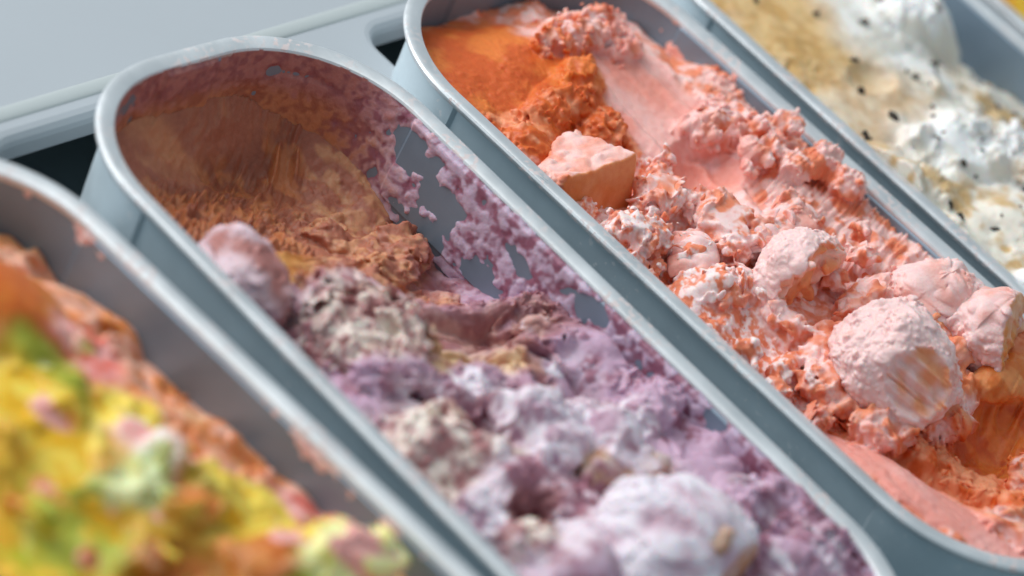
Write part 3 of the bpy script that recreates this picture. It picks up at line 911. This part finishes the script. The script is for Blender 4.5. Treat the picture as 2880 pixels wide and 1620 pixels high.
zones_D = [
    dict(c=(-40, -85), r=(46, 62), rough=.25, soft=.5, cs=14, col=TANP, mix=.5),
    dict(c=(-44, -150), r=(30, 26), rough=.22, soft=.5, cs=14, col=((0.66, 0.46, 0.28), (0.76, 0.60, 0.42)), mix=.5),
    dict(c=(8, -110), r=(28, 40), rough=.22, soft=.5, cs=12, col=((0.76, 0.72, 0.64), (0.86, 0.84, 0.80)), mix=.6),
    dict(c=(44, -104), r=(28, 24), rough=1.5, big=1.0, soft=.4, col=WHTS, mix=.6),
    dict(c=(-10, -182), r=(46, 24), a=-10, rough=1.5, big=1.0, soft=.5, col=WHTS, mix=.7),
    dict(c=(20, -220), r=(50, 22), rough=1.5, big=1.0, cs=9, soft=.4, col=((0.62, 0.40, 0.18), (0.88, 0.86, 0.82)), mix=.55),
    dict(c=(-66, -262), r=(11, 16), rough=.6, col=WHTS, mix=.7),
]
base_D = dict(rough=.75, cs=10, col=((0.62, 0.42, 0.20), (0.82, 0.76, 0.66)), mix=.5)
fill_D = add_fill('D', "ice_cream_fill", "white and tan ice cream with dark chips, crumbled into soft white lumps", ICE_DENSE,
                  ctrl_D, bumps_D, zones_D, (-77, 77, -377, -4), 1.05, (-15, 17), 400, base_D, rough_cells=(9, 4.2, 2.3))

# ---------------------------------------------------------------- pan E: yellow sliver
add_fill('E', "ice_cream_fill", "plain yellow ice cream, a sliver beyond the white one", ICE,
         [(-60, -60, -3), (60, -60, -6), (0, -10, -8), (0, -150, -3), (-60, -240, -3), (60, -240, -6), (0, -370, -7)], [],
         [], (-77, 77, -377, -4), 2.0, (-8, 9), 500, dict(rough=.3, col=((0.72, 0.36, 0.012), (0.80, 0.48, 0.03)), mix=.5))


# dark chips lying in pan D's ice cream
def surf_z(o, x, y):
    ok, hit, nrm, _ = o.ray_cast(Vector((x * MM, y * MM, 0.1)), Vector((0, 0, -1)))
    return (hit, nrm) if ok else (None, None)


def chip_mesh(seed):
    rng = np.random.default_rng(seed)
    bm = bmesh.new()
    bmesh.ops.create_icosphere(bm, subdivisions=1, radius=1.0)
    for v in bm.verts:
        v.co *= float(rng.uniform(.75, 1.15))
        v.co.x *= 3.4
        v.co.y *= 2.0
        v.co.z *= 1.2
    bmesh.ops.scale(bm, vec=(MM, MM, MM), verts=bm.verts)
    me = bpy.data.meshes.new("chocolate_chip")
    bm.to_mesh(me)
    bm.free()
    me.materials.append(CHOC)
    return me


CH = [chip_mesh(s) for s in range(5)]
rng = np.random.default_rng(12)
bpy.context.view_layer.update()
n_chip = 0
for t in range(400):
    x, y = rng.uniform(-70, 74), rng.uniform(-290, -50)
    dens = 0.25 if (x < -5 and y > -150) else 1.0
    if rng.uniform() > dens: continue
    h, nn = surf_z(fill_D, x, y)
    if h is None: continue
    c = bpy.data.objects.new("chocolate_chip", CH[t % 5])
    COL.objects.link(c)
    c.parent = fill_D
    c.location = h
    c.rotation_euler = (rng.uniform(-1, 1), rng.uniform(-1, 1), rng.uniform(0, 6.3))
    c.scale = tuple(rng.uniform(.35, 1.25) * rng.uniform(.8, 1.25, 3))
    n_chip += 1
    if n_chip > 125: break


# ---------------------------------------------------------------- smears of ice cream on the pans' inner walls
_seg = np.hypot(*(np.roll(OP, -1, 0) - OP).T)
_s = np.concatenate([[0], np.cumsum(_seg)[:-1]])
_tot = _seg.sum()


def inner_wall(s_, z):
    """point on the pan's inner wall at outline length s_ (0 = right wall, start of the far corner) and height z."""
    f = lambda a: np.interp(s_, _s, a, period=_tot)
    zz = np.array([r[1] for r in INN][::-1])
    d = np.interp(z, zz, np.array([r[0] for r in INN][::-1]))
    p = np.interp(z, zz, np.array([float(r[2]) for r in INN][::-1]))
    d = d + p * PANEL_IN * f(OPAN)
    nx, ny = f(ON[:, 0]), f(ON[:, 1])
    return np.stack([f(OP[:, 0]) - nx * d, f(OP[:, 1]) - ny * d - PL / 2, z], -1), np.stack([-nx, -ny, 0 * nx], -1)


def smear(k, s0, s1, zt, zb, bias, seed, colf, thick=1.0, sp=0.8, cells=(7, 2.8, 1.5), calm=None):
    """torn film of ice cream on the inner wall; bias(s, z) > 0 where it clings."""
    nx, nz = int((s1 - s0) / sp) + 1, int((zt - zb) / sp) + 1
    n1, n2, n3 = [gnoise((nx, nz), sp, c, seed + i) for i, c in enumerate(cells)]
    s_ = np.linspace(s0, s1, nx)[:, None] * np.ones((1, nz))
    z = np.linspace(zt, zb, nz)[None, :] * np.ones((nx, 1))
    m = n1 + n2 * .55 + n3 * .25 + bias(s_, z)
    cl = calm(s_) if calm else 1.0
    h = np.where(m > 0, np.clip(m * .8, 0, 1.5) * thick + .6 * np.clip(m * 1.5, 0, 1) * cl * (np.abs(n2) * thick * .9 + np.abs(n3) * thick * .35), np.maximum(m, -.6) * 1.2)
    P, N = inner_wall(s_, z)
    V = (P + N * h[..., None]).reshape(-1, 3)
    I = np.arange(nx * nz).reshape(nx, nz)
    Q = np.stack([I[:-1, :-1], I[:-1, 1:], I[1:, 1:], I[1:, :-1]], -1).reshape(-1, 4)
    Q = Q[(m.reshape(-1) > -.5)[Q].all(1)]
    C = colf(s_.ravel(), z.ravel(), n2.ravel() + n3.ravel() * .6 + n1.ravel() * .4)
    loc, w = pan_xform(k)
    return link("smear", np_mesh("smear", V, Q, C), ICE, None, loc, w)


def two(c0, c1):
    def f(s_, z, n):
        m = sstep(-.8, .8, n)[:, None]
        return np.array(c0)[None] * (1 - m) + np.array(c1)[None] * m
    return f


def gs(x, c, w): return np.exp(-((x - c) / w) ** 2)


def bias_B(s_, z):
    b = 1.25 + 0 * s_
    for cs, cz, ws, wz in ((-9, -15, 17, 10), (-26, -42, 15, 8), (-62, -38, 12, 7), (-75, -17, 7, 5), (-116, -8, 9, 4), (-183, -5, 9, 3), (-32, -24, 10, 6)):
        b = b - 4.2 * gs(s_, cs, ws) * gs(z, cz, wz)
    b = b + 1.2 * gs(z, -4, 4) * sstep(30, -10, s_)
    end = sstep(5, 28, s_)
    b = b * (1 - end) + end * (2.2 - 4.2 * gs(s_, 158, 11) * gs(z, -13, 5) - 5.5 * gs(s_, 207, 4) * gs(z, -16, 6) - 2.8 * gs(s_, 62, 16) * gs(z, -12, 2.2))
    return b - 3 * sstep(-2.2, -1.2, z)


def col_B(s_, z, n):
    m = sstep(-.8, .8, n)[:, None]
    lil = np.array(LILAC[0])[None] * (1 - m) + np.array((0.62, 0.48, 0.60))[None] * m
    br = np.array((0.38, 0.14, 0.14))[None] * (1 - m) + np.array((0.52, 0.22, 0.19))[None] * m
    lo = np.array(BROWNO[0])[None] * (1 - m) + np.array(BROWNO[1])[None] * m
    d = sstep(-14, -24, z + n * 2)[:, None]
    br = br * (1 - d) + lo * d
    e = sstep(-20, 45, s_ + n * 8)[:, None]
    return lil * (1 - e) + br * e


sm = smear('B', -290, 250, -1.4, -48, bias_B, 900, col_B, thick=.5, sp=.6, cells=(6, 2.2, 1.2), calm=lambda q: 1 - .8 * sstep(0, 50, q))
tag(sm, "torn film along the rounded far end and right wall, brown turning lilac", "ice cream smear")
sm = smear('C', -330, 20, -1.5, -22, lambda s_, z: -1.5 + 1.3 * sstep(-8, -18, z) + .8 * gs(s_, -20, 25), 930, two(PINK[0], PALE[0]), thick=.5, sp=.6)
tag(sm, "pink flecks torn along the right wall beside the round balls", "ice cream smear")
sm = smear('A', -300, 60, -1.2, -34, lambda s_, z: -2.6 + 2.1 * gs(z, -4, 4), 960, two((0.62, 0.30, 0.28), (0.80, 0.55, 0.52)), thick=.3, sp=1.1)
tag(sm, "faint pink film streaked below the blurred near pan's right rim", "ice cream smear")


# the nearest pan is of a slightly wider make
for o in (PAN['A'], fill_A, sm):
    o.scale.x = 1.08
    o.location.x -= .08 * PW / 2 * MM
    o.location.y -= .08 * PW / 2 * MM * math.sin(PANS['A'][2])

# ---------------------------------------------------------------- counter and well
def slab(name, loops, z0, z1, mat):
    """flat slab with the given outline (ccw, mm)."""
    bm = bmesh.new()
    top = [bm.verts.new((x * MM, y * MM, z1 * MM)) for x, y in loops]
    bot = [bm.verts.new((x * MM, y * MM, z0 * MM)) for x, y in loops]
    bm.faces.new(top)
    bm.faces.new(bot[::-1])
    n = len(loops)
    for i in range(n):
        bm.faces.new((bot[i], bot[(i + 1) % n], top[(i + 1) % n], top[i]))
    bmesh.ops.recalc_face_normals(bm, faces=bm.faces)
    es = [e for e in bm.edges if abs(e.verts[0].co.z - z1 * MM) < 1e-6 and abs(e.verts[1].co.z - z1 * MM) < 1e-6]
    bmesh.ops.bevel(bm, geom=es, offset=5 * MM, segments=3, affect='EDGES', profile=.5)
    me = bpy.data.meshes.new(name)
    bm.to_mesh(me)
    bm.free()
    return link(name, me, mat)


def arc(cx, cy, r, a0, a1, n=8):
    return [(cx + r * math.cos(math.radians(a0 + (a1 - a0) * i / n)), cy + r * math.sin(math.radians(a0 + (a1 - a0) * i / n))) for i in range(n + 1)]


# back counter with tongues between the pans
E = [(-2400, 1500), (-2400, 9)]
holes = [(-440, -300), (-262, -112), (-44, 60), (128, 240), (300, 420)]
for a, b in holes:
    E += [(a, -45)] if a > -440 else []
    E += arc(a + 12, -6 + 2, 12, 180, 90) if a > -440 else [(a, 9)]
    E += arc(b - 12, -4, 12, 90, 0)
    E += [(b, -45)]
E += [(2400, -45), (2400, 1500)]
ct = slab("counter_top", E, -47, -35, COUNTER)
tag(ct, "pale grey counter top behind the far ends of the pans", "counter", kind="structure")
# raised bead along the counter
bm = bmesh.new()
prof = arc(0, 0, 4.0, 0, 180, 8)
rows = []
for x in (-2400, 2400):
    rows.append([bm.verts.new((x * MM, (21 + p[0]) * MM, (-35.2 + p[1] * .3) * MM)) for p in prof])
for i in range(len(prof) - 1):
    f = bm.faces.new((rows[0][i], rows[0][i + 1], rows[1][i + 1], rows[1][i]))
    f.smooth = True
bmesh.ops.recalc_face_normals(bm, faces=bm.faces)
me = bpy.data.meshes.new("trim_strip")
bm.to_mesh(me)
bm.free()
link("trim_strip", me, TRIM, ct)

bm = bmesh.new()
x0, x1, y0, y1, zf = -3, 3, -3, .9, -.1204
v = [bm.verts.new(p) for p in ((x0, y0, zf), (x1, y0, zf), (x1, y1, zf), (x0, y1, zf))]
bm.faces.new(v)
me = bpy.data.meshes.new("freezer_well")
bm.to_mesh(me)
bm.free()
tag(link("freezer_well", me, WELL), "dark floor of the freezer well under the pans", "freezer", kind="structure")
print("script", round(time.time() - T0, 1), "tris", sum(len(m.polygons) for m in bpy.data.meshes) * 2)
